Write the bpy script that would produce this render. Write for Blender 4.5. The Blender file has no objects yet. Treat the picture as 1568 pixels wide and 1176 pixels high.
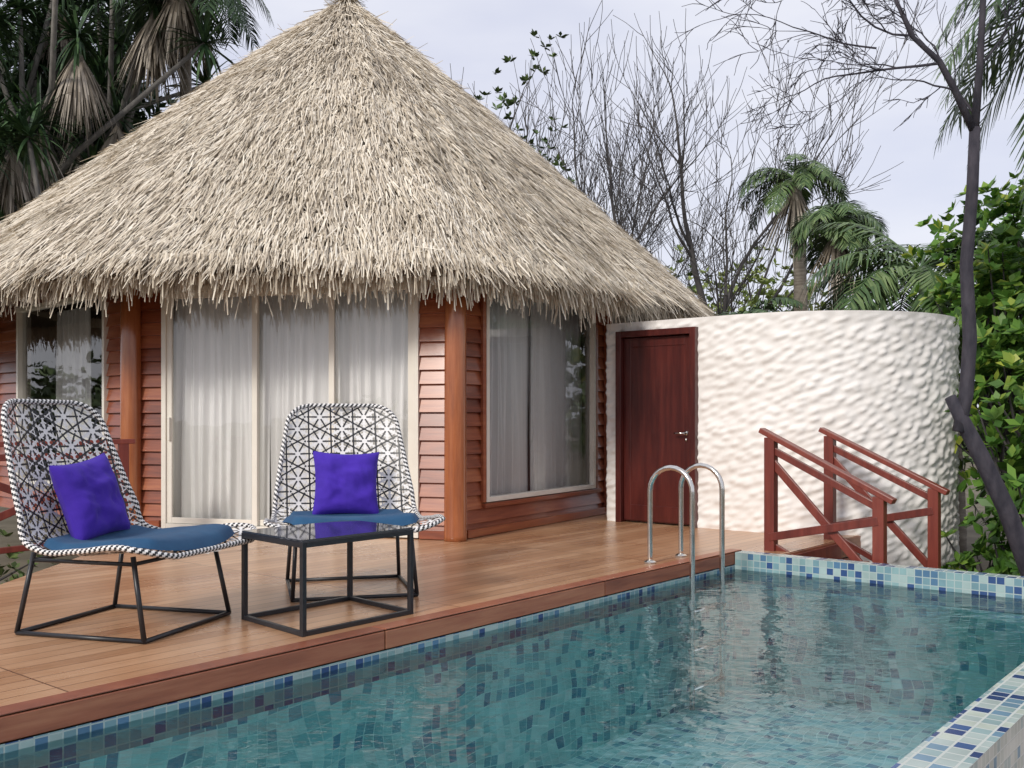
import bpy, math, random
import numpy as np
from mathutils import Vector
rnd=random.Random(7); R=np.random.default_rng(11)
sc=bpy.context.scene; COL=sc.collection
Bx,By=2.008,8.70
U=np.array([.635,.772,0.]); V=np.array([.772,-.635,0.]); U/=np.linalg.norm(U); V/=np.linalg.norm(V)
def W(u,v,z=0.): return np.array([Bx,By,0.])+U*u+V*v+np.array([0,0,z])
# ------------------------------------------------------------ node helpers
def newmat(name):
    m=bpy.data.materials.new(name); m.use_nodes=True; nt=m.node_tree; nt.nodes.clear()
    o=nt.nodes.new('ShaderNodeOutputMaterial'); return m,nt,o
def nd(nt,t,**k):
    n=nt.nodes.new(t)
    for a,b in k.items(): setattr(n,a,b)
    return n
def setin(nt,s,v):
    if isinstance(v,bpy.types.NodeSocket): nt.links.new(v,s)
    elif v is not None: s.default_value=v
def mth(nt,op,a,b=None,c=None):
    n=nd(nt,'ShaderNodeMath',operation=op)
    for i,x in enumerate((a,b,c)): setin(nt,n.inputs[i],x)
    return n.outputs[0]
def vm(nt,op,a,b=None):
    n=nd(nt,'ShaderNodeVectorMath',operation=op)
    setin(nt,n.inputs[0],a); setin(nt,n.inputs[1],b)
    return n.outputs[0]
def c4(c): return (c[0],c[1],c[2],1.)
def ramp(nt,f,stops,const=False):
    n=nd(nt,'ShaderNodeValToRGB'); e=n.color_ramp.elements
    if const: n.color_ramp.interpolation='CONSTANT'
    while len(e)<len(stops): e.new(.5)
    for i,(p,c) in enumerate(stops): e[i].position=p; e[i].color=c4(c)
    setin(nt,n.inputs[0],f); return n.outputs[0]
def mixc(nt,f,a,b,blend='MIX'):
    n=nd(nt,'ShaderNodeMix',data_type='RGBA',blend_type=blend)
    setin(nt,n.inputs[0],f); setin(nt,n.inputs[6],a if not isinstance(a,tuple) else c4(a)); setin(nt,n.inputs[7],b if not isinstance(b,tuple) else c4(b))
    return n.outputs[2]
def noise(nt,vec,scale,detail=4,rough=.55,out=0):
    n=nd(nt,'ShaderNodeTexNoise'); setin(nt,n.inputs['Vector'],vec); n.inputs['Scale'].default_value=scale
    n.inputs['Detail'].default_value=detail; n.inputs['Roughness'].default_value=rough; return n.outputs[out]
def bump(nt,h,strength=.3,dist=.01):
    n=nd(nt,'ShaderNodeBump'); n.inputs['Strength'].default_value=strength; n.inputs['Distance'].default_value=dist
    setin(nt,n.inputs['Height'],h); return n.outputs[0]
def mapping(nt,vec,scale=(1,1,1),rot=(0,0,0)):
    n=nd(nt,'ShaderNodeMapping'); setin(nt,n.inputs[0],vec); n.inputs['Scale'].default_value=scale; n.inputs['Rotation'].default_value=rot
    return n.outputs[0]
def prin(nt,o,col,rough=.5,metal=0.,nrm=None,spec=None,coat=None,alpha=None):
    p=nd(nt,'ShaderNodeBsdfPrincipled'); setin(nt,p.inputs['Base Color'],col if not isinstance(col,tuple) else c4(col))
    setin(nt,p.inputs['Roughness'],rough); p.inputs['Metallic'].default_value=metal
    if nrm is not None: nt.links.new(nrm,p.inputs['Normal'])
    if spec is not None: p.inputs['Specular IOR Level'].default_value=spec
    if coat is not None: p.inputs['Coat Weight'].default_value=coat; p.inputs['Coat Roughness'].default_value=.15
    nt.links.new(p.outputs[0],o.inputs[0]); return p
def simple(name,c1,c2,scale=5,rough=.5,bmp=.1,stretch=(1,1,1),metal=0,dist=.005,spec=None,coat=None,detail=5):
    m,nt,o=newmat(name); tc=nd(nt,'ShaderNodeTexCoord'); v=mapping(nt,tc.outputs['Object'],stretch)
    n=noise(nt,v,scale,detail); col=ramp(nt,n,[(.3,c1),(.7,c2)])
    prin(nt,o,col,rough,metal,bump(nt,n,bmp,dist) if bmp else None,spec,coat); return m
def leafmat(name,stops,transl=.3,rough=.5):
    m,nt,o=newmat(name); g=nd(nt,'ShaderNodeNewGeometry'); tc=nd(nt,'ShaderNodeTexCoord')
    n=noise(nt,tc.outputs['Object'],.9,2); f=mth(nt,'ADD',mth(nt,'MULTIPLY',g.outputs['Random Per Island'],.65),mth(nt,'MULTIPLY_ADD',n,.9,-.28))
    col=ramp(nt,f,stops)
    p=nd(nt,'ShaderNodeBsdfPrincipled'); setin(nt,p.inputs['Base Color'],col); p.inputs['Roughness'].default_value=rough; p.inputs['Specular IOR Level'].default_value=.35
    if transl<=0: nt.links.new(p.outputs[0],o.inputs[0]); return m
    t=nd(nt,'ShaderNodeBsdfTranslucent'); setin(nt,t.inputs[0],col); mx=nd(nt,'ShaderNodeMixShader'); mx.inputs[0].default_value=transl
    nt.links.new(p.outputs[0],mx.inputs[1]); nt.links.new(t.outputs[0],mx.inputs[2]); nt.links.new(mx.outputs[0],o.inputs[0]); return m
def wood(name,c1,c2,c3,axis='Z',rough=.35,scale=3.,coat=None,island=True):
    m,nt,o=newmat(name); tc=nd(nt,'ShaderNodeTexCoord'); g=nd(nt,'ShaderNodeNewGeometry')
    st={'Z':(12,12,1.),'H':(1.,1.,14)}[axis]
    vec=mapping(nt,tc.outputs['Object'],st)
    n=noise(nt,vec,scale,6,.65); f=mth(nt,'ADD',mth(nt,'MULTIPLY',n,.75),mth(nt,'MULTIPLY',g.outputs['Random Per Island'],.3 if island else 0))
    big=noise(nt,tc.outputs['Object'],1.3,3)
    f=mth(nt,'ADD',f,mth(nt,'MULTIPLY_ADD',big,.3,-.15))
    col=ramp(nt,f,[(.28,c1),(.52,c2),(.8,c3)])
    prin(nt,o,col,rough,0,bump(nt,n,.15,.003),None,coat); return m
# ------------------------------------------------------------ mesh helpers
class MB:
    def __init__(s): s.v=[];s.f=[];s.m=[];s.uv=None
    def add(s,vs,fs,mi=0):
        o=len(s.v); s.v.extend([tuple(map(float,x)) for x in vs]); s.f.extend([tuple(i+o for i in f) for f in fs]); s.m.extend([mi]*len(fs))
    def obox(s,c,ax,ay,az,mi=0):
        c=np.array(c,float); ax=np.array(ax,float);ay=np.array(ay,float);az=np.array(az,float)
        vs=[c+ax*i+ay*j+az*k for i in(-1,1) for j in(-1,1) for k in(-1,1)]
        s.add(vs,[(0,1,3,2),(4,6,7,5),(0,4,5,1),(2,3,7,6),(0,2,6,4),(1,5,7,3)],mi)
    def beam(s,p,q,w,h,mi=0,up=(0,0,1)):
        p=np.array(p,float);q=np.array(q,float);d=q-p;L=np.linalg.norm(d);d/=L
        up=np.array(up,float)
        if abs(d@up)>.98: up=np.array(U)
        sd=np.cross(d,up);sd/=np.linalg.norm(sd);u2=np.cross(sd,d)
        s.obox((p+q)/2,d*L/2,sd*w/2,u2*h/2,mi)
    def tube(s,pts,rad,n=8,mi=0,cap=True,spiral=None):
        P=[np.array(p,float) for p in pts]; k=len(P)
        if not hasattr(rad,'__len__'): rad=[rad]*k
        d0=P[1]-P[0]; a=np.array([0,0,1.]) if abs(d0[2])<.9*np.linalg.norm(d0) else np.array([1.,0,0])
        vs=[];prev=None
        for i in range(k):
            t=P[min(i+1,k-1)]-P[max(i-1,0)]; t=t/(np.linalg.norm(t)+1e-9)
            if prev is None: x=np.cross(t,a)
            else: x=prev-t*(prev@t)
            x=x/(np.linalg.norm(x)+1e-9); prev=x; y=np.cross(t,x)
            for j in range(n):
                th=2*math.pi*j/n; vs.append(P[i]+(x*math.cos(th)+y*math.sin(th))*rad[i])
        o=len(s.v); s.v.extend([tuple(map(float,x)) for x in vs])
        for i in range(k-1):
            for j in range(n):
                s.f.append((o+i*n+j,o+i*n+(j+1)%n,o+(i+1)*n+(j+1)%n,o+(i+1)*n+j))
                s.m.append(mi if spiral is None else spiral(i,j))
        if cap:
            s.f.append(tuple(o+j for j in range(n))[::-1]); s.m.append(mi); s.f.append(tuple(o+(k-1)*n+j for j in range(n))); s.m.append(mi)
    def grid(s,P,mi=0,skip=None,wrap=False):
        P=np.array(P); a,b=P.shape[:2]; o=len(s.v); s.v.extend(map(tuple,P.reshape(-1,3).tolist()))
        for i in range(a-1):
            for j in range(b-1):
                if skip is not None and skip(i,j): continue
                s.f.append((o+i*b+j,o+(i+1)*b+j,o+(i+1)*b+j+1,o+i*b+j+1)); s.m.append(mi)
def mk(name,mb,mats,parent=None,smooth=False,bevel=0):
    me=bpy.data.meshes.new(name); me.from_pydata(mb.v,[],mb.f)
    if not isinstance(mats,(list,tuple)): mats=[mats]
    for m in mats: me.materials.append(m)
    me.polygons.foreach_set('material_index',mb.m)
    if smooth: me.polygons.foreach_set('use_smooth',[True]*len(mb.f))
    me.update(); ob=bpy.data.objects.new(name,me); COL.objects.link(ob)
    if parent: ob.parent=parent
    if bevel:
        b=ob.modifiers.new('b','BEVEL'); b.width=bevel; b.segments=2; b.limit_method='ANGLE'
    return ob
def mkq(name,verts,k,mats,parent=None,mi=None):
    verts=np.asarray(verts,dtype=np.float32); n=len(verts)
    me=bpy.data.meshes.new(name); me.vertices.add(n*k); me.vertices.foreach_set('co',verts.reshape(-1))
    me.loops.add(n*k); me.loops.foreach_set('vertex_index',np.arange(n*k,dtype=np.int32))
    me.polygons.add(n); me.polygons.foreach_set('loop_start',np.arange(n,dtype=np.int32)*k)
    try: me.polygons.foreach_set('loop_total',np.full(n,k,dtype=np.int32))
    except Exception: pass
    if not isinstance(mats,(list,tuple)): mats=[mats]
    for m in mats: me.materials.append(m)
    if mi is not None: me.polygons.foreach_set('material_index',np.asarray(mi,dtype=np.int32))
    me.update(calc_edges=True); me.validate()
    ob=bpy.data.objects.new(name,me); COL.objects.link(ob)
    if parent: ob.parent=parent
    return ob
def empty(name):
    e=bpy.data.objects.new(name,None); COL.objects.link(e); e.empty_display_size=.2; return e
def quv(name,quads,mats,parent=None):
    mb=MB()
    for q,uv,mi in quads: mb.add(q,[(0,1,2,3)],mi)
    ob=mk(name,mb,mats,parent); l=ob.data.uv_layers.new(name='UVMap'); fl=[]
    for q,uv,mi in quads:
        for a in uv: fl.extend(a)
    l.data.foreach_set('uv',[float(x) for x in fl]); return ob
def nrm(a): return a/(np.linalg.norm(a,axis=-1,keepdims=True)+1e-9)
# ------------------------------------------------------------ materials
def tilemat(name,size,stops,grout,rough=.25,warp=0,groutw=.06):
    m,nt,o=newmat(name); tc=nd(nt,'ShaderNodeTexCoord'); v=tc.outputs['UV']
    if warp:
        nn=noise(nt,v,2.6,0,.5,1); v=vm(nt,'ADD',v,vm(nt,'MULTIPLY',vm(nt,'SUBTRACT',nn,(.5,.5,.5)),(warp,warp,0)))
    s=vm(nt,'MULTIPLY',v,(1/size,1/size,0)); fl=vm(nt,'FLOOR',s); fr=vm(nt,'FRACTION',s)
    wn=nd(nt,'ShaderNodeTexWhiteNoise',noise_dimensions='2D'); setin(nt,wn.inputs['Vector'],fl)
    col=ramp(nt,wn.outputs['Value'],stops,True)
    tint=ramp(nt,noise(nt,tc.outputs['UV'],4,3),[(.3,(.8,.8,.8)),(.7,(1.1,1.1,1.1))]); col=mixc(nt,1.,col,tint,'MULTIPLY')
    sp=nd(nt,'ShaderNodeSeparateXYZ'); setin(nt,sp.inputs[0],fr)
    def e(x): return mth(nt,'MINIMUM',x,mth(nt,'SUBTRACT',1.,x))
    d=mth(nt,'MINIMUM',e(sp.outputs[0]),e(sp.outputs[1])); g=mth(nt,'LESS_THAN',d,groutw)
    col=mixc(nt,g,col,grout)
    h=mth(nt,'MINIMUM',d,groutw*1.5)
    prin(nt,o,col,mth(nt,'MULTIPLY_ADD',g,.4,rough),0,bump(nt,h,.5,.01)); return m
m_curb=tilemat('curb_mosaic',.072,[(0,(.42,.50,.47)),(.25,(.30,.42,.42)),(.45,(.52,.58,.50)),(.66,(.04,.10,.26)),(.78,(.16,.28,.38)),(.9,(.02,.05,.17))],(.50,.53,.49))
m_curbw=tilemat('outer_mosaic',.05,[(0,(.6,.62,.58)),(.4,(.7,.7,.66)),(.8,(.48,.55,.55)),(.93,(.25,.38,.5))],(.6,.6,.57))
m_band=tilemat('waterline_mosaic',.058,[(0,(.22,.35,.36)),(.25,(.16,.28,.32)),(.5,(.32,.42,.41)),(.70,(.03,.07,.19)),(.85,(.08,.17,.28))],(.33,.40,.39))
m_floor=tilemat('pool_mosaic',.070,[(0,(.46,.82,.79)),(.25,(.30,.66,.67)),(.45,(.60,.91,.87)),(.62,(.18,.48,.55)),(.76,(.42,.78,.76)),(.88,(.11,.33,.45)),(.95,(.80,.97,.93))],(.55,.82,.79),warp=.17,groutw=.045)
m_deck,nt,o=newmat('deck_planks'); tc=nd(nt,'ShaderNodeTexCoord'); uv=tc.outputs['UV']
sp=nd(nt,'ShaderNodeSeparateXYZ'); setin(nt,sp.inputs[0],uv)
pw=.115; rv=mth(nt,'DIVIDE',sp.outputs[1],pw); row=mth(nt,'FLOOR',rv); fr=mth(nt,'FRACT',rv)
seg=mth(nt,'FLOOR',mth(nt,'DIVIDE',mth(nt,'ADD',sp.outputs[0],1.05),2.45)); cb=nd(nt,'ShaderNodeCombineXYZ'); setin(nt,cb.inputs[0],row); setin(nt,cb.inputs[1],seg)
wn=nd(nt,'ShaderNodeTexWhiteNoise',noise_dimensions='2D'); setin(nt,wn.inputs['Vector'],cb.outputs[0])
grain=noise(nt,mapping(nt,uv,(1.2,34,1)),2.2,6,.65)
big=noise(nt,uv,.8,4)
f=mth(nt,'ADD',mth(nt,'MULTIPLY',grain,.55),mth(nt,'MULTIPLY',wn.outputs['Value'],.25)); f=mth(nt,'ADD',f,mth(nt,'MULTIPLY_ADD',big,.55,-.2))
col=ramp(nt,f,[(.2,(.28,.13,.062)),(.45,(.45,.245,.13)),(.75,(.62,.39,.235))])
ed=mth(nt,'MINIMUM',fr,mth(nt,'SUBTRACT',1.,fr))
us=mth(nt,'FRACT',mth(nt,'DIVIDE',mth(nt,'ADD',sp.outputs[0],1.05),2.45)); ue=mth(nt,'MINIMUM',us,mth(nt,'SUBTRACT',1.,us))
g=mth(nt,'MAXIMUM',mth(nt,'LESS_THAN',ed,.026),mth(nt,'LESS_THAN',ue,.0016))
rib=mth(nt,'SINE',mth(nt,'MULTIPLY',fr,6.283*5))
col=mixc(nt,g,col,(.12,.048,.022)); hh=mth(nt,'ADD',mth(nt,'MULTIPLY',g,-1.),mth(nt,'MULTIPLY',rib,.14)); hh=mth(nt,'ADD',hh,mth(nt,'MULTIPLY',grain,.15))
prin(nt,o,col,mth(nt,'MULTIPLY_ADD',big,.25,.16),0,bump(nt,hh,.30,.004),.65)
m_fascia=wood('deck_edge_wood',(.17,.05,.027),(.31,.105,.055),(.44,.19,.10),'H',.4,2)
m_side=wood('siding_wood',(.12,.026,.012),(.26,.065,.026),(.40,.13,.05),'H',.33,2.,.25)
m_col=wood('column_wood',(.20,.055,.022),(.35,.11,.038),(.50,.19,.07),'Z',.25,1.5,.5)
m_red=wood('railing_wood',(.09,.014,.009),(.16,.028,.018),(.23,.05,.03),'Z',.4,2,.1)
m_door=wood('door_mahogany',(.05,.008,.007),(.10,.018,.013),(.16,.035,.022),'Z',.33,1.5,.15,False)
m_frame=simple('cream_aluminium',(.70,.66,.58),(.78,.74,.66),3,.4,.02)
m_dark=simple('interior_wall',(.30,.26,.22),(.38,.33,.28),2,.8,.02)
m_black=simple('black_metal',(.012,.013,.016),(.022,.022,.026),30,.38,.03)
m_white=simple('white_cord',(.74,.72,.70),(.84,.82,.80),30,.6,.05)
m_steel=simple('brushed_steel',(.62,.60,.56),(.75,.73,.69),20,.16,.02,metal=1)
m_plaster=simple('white_plaster',(.75,.715,.675),(.83,.80,.77),2.2,.85,.2,dist=.004,detail=8)
def fabric(name,c1,c2,sc_=220):
    m,nt,o=newmat(name); tc=nd(nt,'ShaderNodeTexCoord'); n=noise(nt,tc.outputs['Object'],sc_,2); b=noise(nt,tc.outputs['Object'],7,4)
    col=ramp(nt,b,[(.3,c1),(.7,c2)]); p=prin(nt,o,col,.85,0,bump(nt,mth(nt,'ADD',n,mth(nt,'MULTIPLY',b,5.)),.35,.004)); p.inputs['Sheen Weight'].default_value=.04; return m
m_violet=fabric('violet_fabric',(.036,.009,.29),(.055,.015,.38))
m_teal=fabric('teal_fabric',(.008,.055,.135),(.014,.080,.175))
m_curt,nt,o=newmat('sheer_curtain'); tc=nd(nt,'ShaderNodeTexCoord'); df=nd(nt,'ShaderNodeBsdfDiffuse'); setin(nt,df.inputs[0],ramp(nt,noise(nt,mapping(nt,tc.outputs['Object'],(9,9,.4)),2,3),[(.3,(.86,.855,.84)),(.6,(.96,.955,.94))])); nt.links.new(df.outputs[0],o.inputs[0])
m_glass,nt,o=newmat('window_glass'); fr_=nd(nt,'ShaderNodeFresnel'); fr_.inputs[0].default_value=1.6
tr=nd(nt,'ShaderNodeBsdfTransparent'); tr.inputs[0].default_value=(.99,.99,.99,1); gl=nd(nt,'ShaderNodeBsdfGlossy'); gl.inputs['Roughness'].default_value=.015
tc=nd(nt,'ShaderNodeTexCoord'); nt.links.new(bump(nt,noise(nt,tc.outputs['Object'],1.4,2),.12,.03),gl.inputs['Normal'])
mx=nd(nt,'ShaderNodeMixShader'); setin(nt,mx.inputs[0],mth(nt,'MULTIPLY_ADD',fr_.outputs[0],1.,.06)); nt.links.new(tr.outputs[0],mx.inputs[1]); nt.links.new(gl.outputs[0],mx.inputs[2]); nt.links.new(mx.outputs[0],o.inputs[0])
m_water,nt,o=newmat('pool_water'); tc=nd(nt,'ShaderNodeTexCoord'); v=tc.outputs['Object']
w1=noise(nt,mapping(nt,v,(1.,1.,1)),2.8,3,.5); w2=noise(nt,mapping(nt,v,(1,1.6,1)),12,2,.5)
hh=mth(nt,'ADD',w1,mth(nt,'MULTIPLY',w2,.22)); b=bump(nt,hh,.52,.05)
fr_=nd(nt,'ShaderNodeFresnel'); fr_.inputs[0].default_value=1.40; nt.links.new(b,fr_.inputs[1])
tr=nd(nt,'ShaderNodeBsdfTransparent'); tr.inputs[0].default_value=(.86,.975,.985,1)
gl=nd(nt,'ShaderNodeBsdfGlossy'); gl.inputs['Roughness'].default_value=.02; nt.links.new(b,gl.inputs['Normal'])
mx=nd(nt,'ShaderNodeMixShader'); nt.links.new(fr_.outputs[0],mx.inputs[0]); nt.links.new(tr.outputs[0],mx.inputs[1]); nt.links.new(gl.outputs[0],mx.inputs[2]); nt.links.new(mx.outputs[0],o.inputs[0])
def thatchmat(name,stops,island=True):
    m,nt,o=newmat(name); g=nd(nt,'ShaderNodeNewGeometry'); tc=nd(nt,'ShaderNodeTexCoord')
    n=noise(nt,tc.outputs['Object'],1.1,4,.6); n2=noise(nt,tc.outputs['Object'],9,2,.6)
    f=mth(nt,'ADD',mth(nt,'MULTIPLY',g.outputs['Random Per Island'],.6 if island else .1),mth(nt,'MULTIPLY_ADD',n,.8,-.2)); f=mth(nt,'ADD',f,mth(nt,'MULTIPLY_ADD',n2,.3,-.15))
    prin(nt,o,ramp(nt,f,stops),.75,0,None,.25); return m
m_thatch=thatchmat('thatch_straw',[(.03,(.13,.105,.08)),(.18,(.42,.355,.27)),(.45,(.66,.58,.465)),(.85,(.85,.785,.67))])
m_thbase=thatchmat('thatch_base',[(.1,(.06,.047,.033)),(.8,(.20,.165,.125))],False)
m_ground=simple('sandy_soil',(.10,.085,.055),(.20,.17,.12),1.5,.95,.4,dist=.03,detail=8)
L_broad=leafmat('broad_leaf',[(.1,(.04,.10,.018)),(.4,(.09,.21,.032)),(.7,(.18,.33,.055)),(.92,(.42,.47,.07))],.3,.4)
L_dark=leafmat('dark_leaf',[(.1,(.012,.030,.013)),(.45,(.03,.066,.025)),(.8,(.07,.13,.045))],0)
L_mid=leafmat('mid_leaf',[(.1,(.035,.06,.02)),(.5,(.08,.13,.04)),(.9,(.17,.24,.08))],0)
L_palm=leafmat('palm_leaflet',[(.1,(.03,.06,.022)),(.5,(.065,.12,.04)),(.9,(.15,.21,.08))],0,.4)
L_yel=leafmat('yellow_green_leaf',[(.1,(.14,.21,.05)),(.5,(.27,.35,.09)),(.9,(.42,.47,.15))],.2)  # yellow-green is the foliage's own colour
L_dead=leafmat('dead_frond',[(.1,(.10,.08,.06)),(.5,(.27,.23,.18)),(.9,(.42,.37,.31))],0)
m_bark=simple('grey_bark',(.035,.032,.034),(.09,.083,.08),8,.9,.5,(1,1,.3),dist=.02)
m_barkg=simple('pale_bark',(.09,.085,.078),(.20,.185,.165),8,.9,.5,(1,1,.3),dist=.02)
m_barkd=simple('dark_bark',(.016,.015,.024),(.055,.048,.06),14,.85,.8,(1,1,.4),dist=.02)
m_barkp=simple('palm_bark',(.12,.10,.08),(.26,.23,.19),10,.9,.5,(.4,.4,2.5),dist=.02)

# ------------------------------------------------------------ ground
def rectq(u0,u1,v0,v1,z): return [W(u0,v0,z),W(u1,v0,z),W(u1,v1,z),W(u0,v1,z)]
GZ=-.7; mb=MB()
for a in [(-500,-9.2,-500,500),(0,500,-500,500),(-9.2,0,-500,-.02),(-9.2,0,3.055,500)]:
    mb.add(rectq(*a,GZ),[(0,3,2,1)])
mk('ground',mb,m_ground)
# ------------------------------------------------------------ deck
deck=[W(-8.5,0),W(0,0),W(0,.38),W(1.35,.38),W(1.9,.38),W(3.6,-1.2),(.9,13,0),(-.5,9.6,0),(-4.0,10.6,0),(-4.4,10.4,0),(-3.62,8.4,0),(-3.55,6.65,0),(-6.0,5.0,0),W(-8.5,-4)]
deck=[np.array(p,float) for p in deck]
mb=MB(); n=len(deck); mb.add(deck,[tuple(range(n))],0)
dk=mk('wooden_deck',mb,[m_deck]); l=dk.data.uv_layers.new(name='UVMap')
for lp in dk.data.loops:
    p=np.array(dk.data.vertices[lp.vertex_index].co)-np.array([Bx,By,0]); l.data[lp.index].uv=(float(p@U),float(p@V))
mb=MB()
for i in range(4):
    uc=-1.06-2.13*i
    mb.obox(W(uc,-.012,-.055),U*1.061,V*.018,(0,0,.050))
    mb.obox(W(uc,-.05,.004),U*1.061,V*.055,(0,0,.004))
for i in range(2,n-1):
    a,b2=deck[i],deck[i+1]
    mb.beam(a+np.array([0,0,-.09]),b2+np.array([0,0,-.09]),.03,.17)
    if i in(9,10,11,12,2,3):
        mb.beam(a+np.array([0,0,-.4]),b2+np.array([0,0,-.4]),.02,.42)
mk('deck_fascia',mb,m_fascia,dk,bevel=.004)
# ------------------------------------------------------------ pool
pool=empty('swimming_pool'); WZ=-.145; FZ=-1.15; PW=2.86; uf=-.14; un=-9.0
def wallq(u0,v0,u1,v1,z0,z1,mi):
    L=math.hypot(u1-u0,v1-v0); return ([W(u0,v0,z0),W(u1,v1,z0),W(u1,v1,z1),W(u0,v0,z1)],[(0,z0),(L,z0),(L,z1),(0,z1)],mi)
def flat(u0,u1,v0,v1,z,mi): return (rectq(u0,u1,v0,v1,z),[(u0,v0),(u1,v0),(u1,v1),(u0,v1)],mi)
q=[]
BZ=-.26
for (a,b_,c,d) in [(un,.012,uf,.012),(uf,.012,uf,PW),(uf,PW,un,PW),(un,PW,un,.012)]:
    q.append(wallq(a,b_,c,d,FZ,BZ,1)); q.append(wallq(a,b_,c,d,BZ,-.108 if (b_<.1 and d<.1) else 0,0))
q.append(flat(un,uf,.012,PW,FZ,1))
q.append(flat(uf,0,.012,PW+.2,0,2)); q.append(flat(un-.2,uf,PW,PW+.2,0,2))
q.append(wallq(0,PW+.2,un-.2,PW+.2,-.9,0,3)); q.append(wallq(0,.2,0,PW+.2,-.9,0,3))
q.append(flat(un-.2,un,.012,PW,0,2)); q.append(wallq(un-.2,0,un-.2,PW+.2,-.9,0,3))
quv('pool_shell',q,[m_band,m_floor,m_curb,m_curbw],pool)
mb=MB(); mb.add(rectq(un,uf,.012,PW,WZ),[(0,3,2,1)]); mk('water',mb,m_water,pool)
# ------------------------------------------------------------ ladder
lad=empty('pool_ladder'); mb=MB(); mb2=MB()
for uu in (-1.17,-.68):
    pts=[];r=.19
    v0,v1=-.21,.17
    pts.append(W(uu,v0,0))
    for k in range(6): pts.append(W(uu,v0,.1*k+.05))
    for k in range(0,13):
        a=math.pi-math.pi*k/12; pts.append(W(uu,(v0+v1)/2+r*math.cos(a),.58+r*math.sin(a)))
    for z in (.45,.3,.15,0,-.3,-.7,-1.1): pts.append(W(uu,v1,z))
    mb.tube(pts,.021,12); mb2.tube([W(uu,v0,0.002),W(uu,v0,.012),W(uu,v0,.024)],[.05,.05,.03],16)
for z in (-.35,-.65,-.95): mb.obox(W(-.925,.17,z),U*.245,V*.035,(0,0,.012))
mk('rails',mb,m_steel,lad,True); mk('flanges',mb2,m_steel,lad)
# ------------------------------------------------------------ cottage
cot=empty('thatched_cottage')
L1=np.array([-4.0,10.5,0]); C=np.array([-.535,9.45,0]); Rr=np.array([1.16,12.2,0]); L2=np.array([-6.9,13.28,0])
def facet(P,Q,opens,name,zb=0.):
    d=Q-P;L=np.linalg.norm(d);d=d/L;n=np.array([d[1],-d[0],0]); bh=.135; mb=MB(); z=zb
    H=2.7
    while z<H:
        ints=[(0,L)]
        for (a,b_,z0,z1) in opens:
            if z+bh>z0+.01 and z<z1-.01:
                new=[]
                for (s,e) in ints:
                    if a>s: new.append((s,min(a,e)))
                    if b_<e: new.append((max(b_,s),e))
                ints=[i for i in new if i[1]-i[0]>.01]
        for (s,e) in ints:
            ztop=z+bh
            for (a,b_,z0,z1) in opens:
                if s<b_ and e>a and z<z0<z+bh: ztop=z0
            p0=P+d*s; p1=P+d*e; up=np.array([0,0,1.])
            vs=[]
            for p in (p0,p1): vs+= [p+n*.0+up*z, p+n*.045+up*(z+.004), p+n*.012+up*ztop, p+n*0+up*ztop]
            mb.add(vs,[(0,1,2,3),(4,7,6,5),(0,4,5,1),(1,5,6,2),(2,6,7,3)])
        z+=bh
    mk(name+'_siding',mb,m_side,cot)
    mb=MB()
    def bk(s,e,z0,z1):
        if e-s<.02: return
        mb.obox(P+d*(s+e)/2-n*.06+np.array([0,0,(z0+z1)/2]),d*(e-s)/2,n*.055,(0,0,(z1-z0)/2))
    cur=0
    for (a,b_,z0,z1) in sorted(opens):
        bk(cur,a,0,H); bk(a,b_,0,z0); bk(a,b_,z1,H); cur=b_
    bk(cur,L,0,H); mk(name+'_wall',mb,m_dark,cot)
    return d,n
def frame(mb,P,d,n,t0,t1,z0,z1,w,dep=.04,off=.03,bottom=True):
    up=np.array([0,0,1.])
    def bx(a,b_,c,e): mb.obox(P+d*(a+b_)/2+up*(c+e)/2+n*off,d*(b_-a)/2,n*dep,up*(e-c)/2)
    bx(t0,t0+w,z0,z1); bx(t1-w,t1,z0,z1); bx(t0+w,t1-w,z1-w,z1); bx(t0+w,t1-w,z0,z0+w)
def pane(mb,P,d,n,t0,t1,z0,z1,off):
    p=P+n*off; up=np.array([0,0,1.]); mb.add([p+d*t0+up*z0,p+d*t1+up*z0,p+d*t1+up*z1,p+d*t0+up*z1],[(0,1,2,3)])
def curtain(mb,P,d,n,t0,t1,z0,z1,off,seed,dens=9.):
    r=random.Random(seed); N=int((t1-t0)/.008); rows=14; ph=r.random()*6; G=[]
    s=np.linspace(t0,t1,N)
    fold=np.cumsum(1+.6*np.sin(s*2.3+ph)+.35*np.sin(s*5.1+ph*2)); fold=fold/fold[-1]*(t1-t0)*dens*6.283/1.
    for j in range(rows):
        z=z0+(z1-z0)*j/(rows-1); k=1-.3*j/(rows-1)
        w=(np.sin(fold+.35*math.sin(z*1.7+ph))+.35*np.sin(fold*2.13+z*.6))*.033*k+np.sin(fold*.37+z)*.018
        G.append([P+d*(a+.008*math.sin(z*2+a*5))+n*(-off+b)+np.array([0,0,z]) for a,b in zip(s,w)])
    mb.grid(G)
d,nn=facet(L1,C,[(.38,3.26,0,2.52)],'front')
mbf=MB();mbg=MB();mbc=MB()
frame(mbf,L1,d,nn,.38,3.26,.012,2.52,.055,.06,.0)
for (a,b_,o_) in [(.435,1.50,.012),(1.43,2.37,-.03),(2.30,3.205,.012)]:
    frame(mbf,L1,d,nn,a,b_,.07,2.46,.06,.018,o_+.01); pane(mbg,L1,d,nn,a+.05,b_-.05,.12,2.41,o_+.01)
mbf.obox(L1+d*.475+nn*.05+np.array([0,0,1.05]),d*.012,nn*.02,(0,0,.12))
curtain(mbc,L1,d,nn,.42,1.56,.03,2.5,.13,1,8); curtain(mbc,L1,d,nn,1.58,2.36,.03,2.5,.14,2,9); curtain(mbc,L1,d,nn,2.34,3.24,.03,2.5,.15,3,9)
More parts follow.
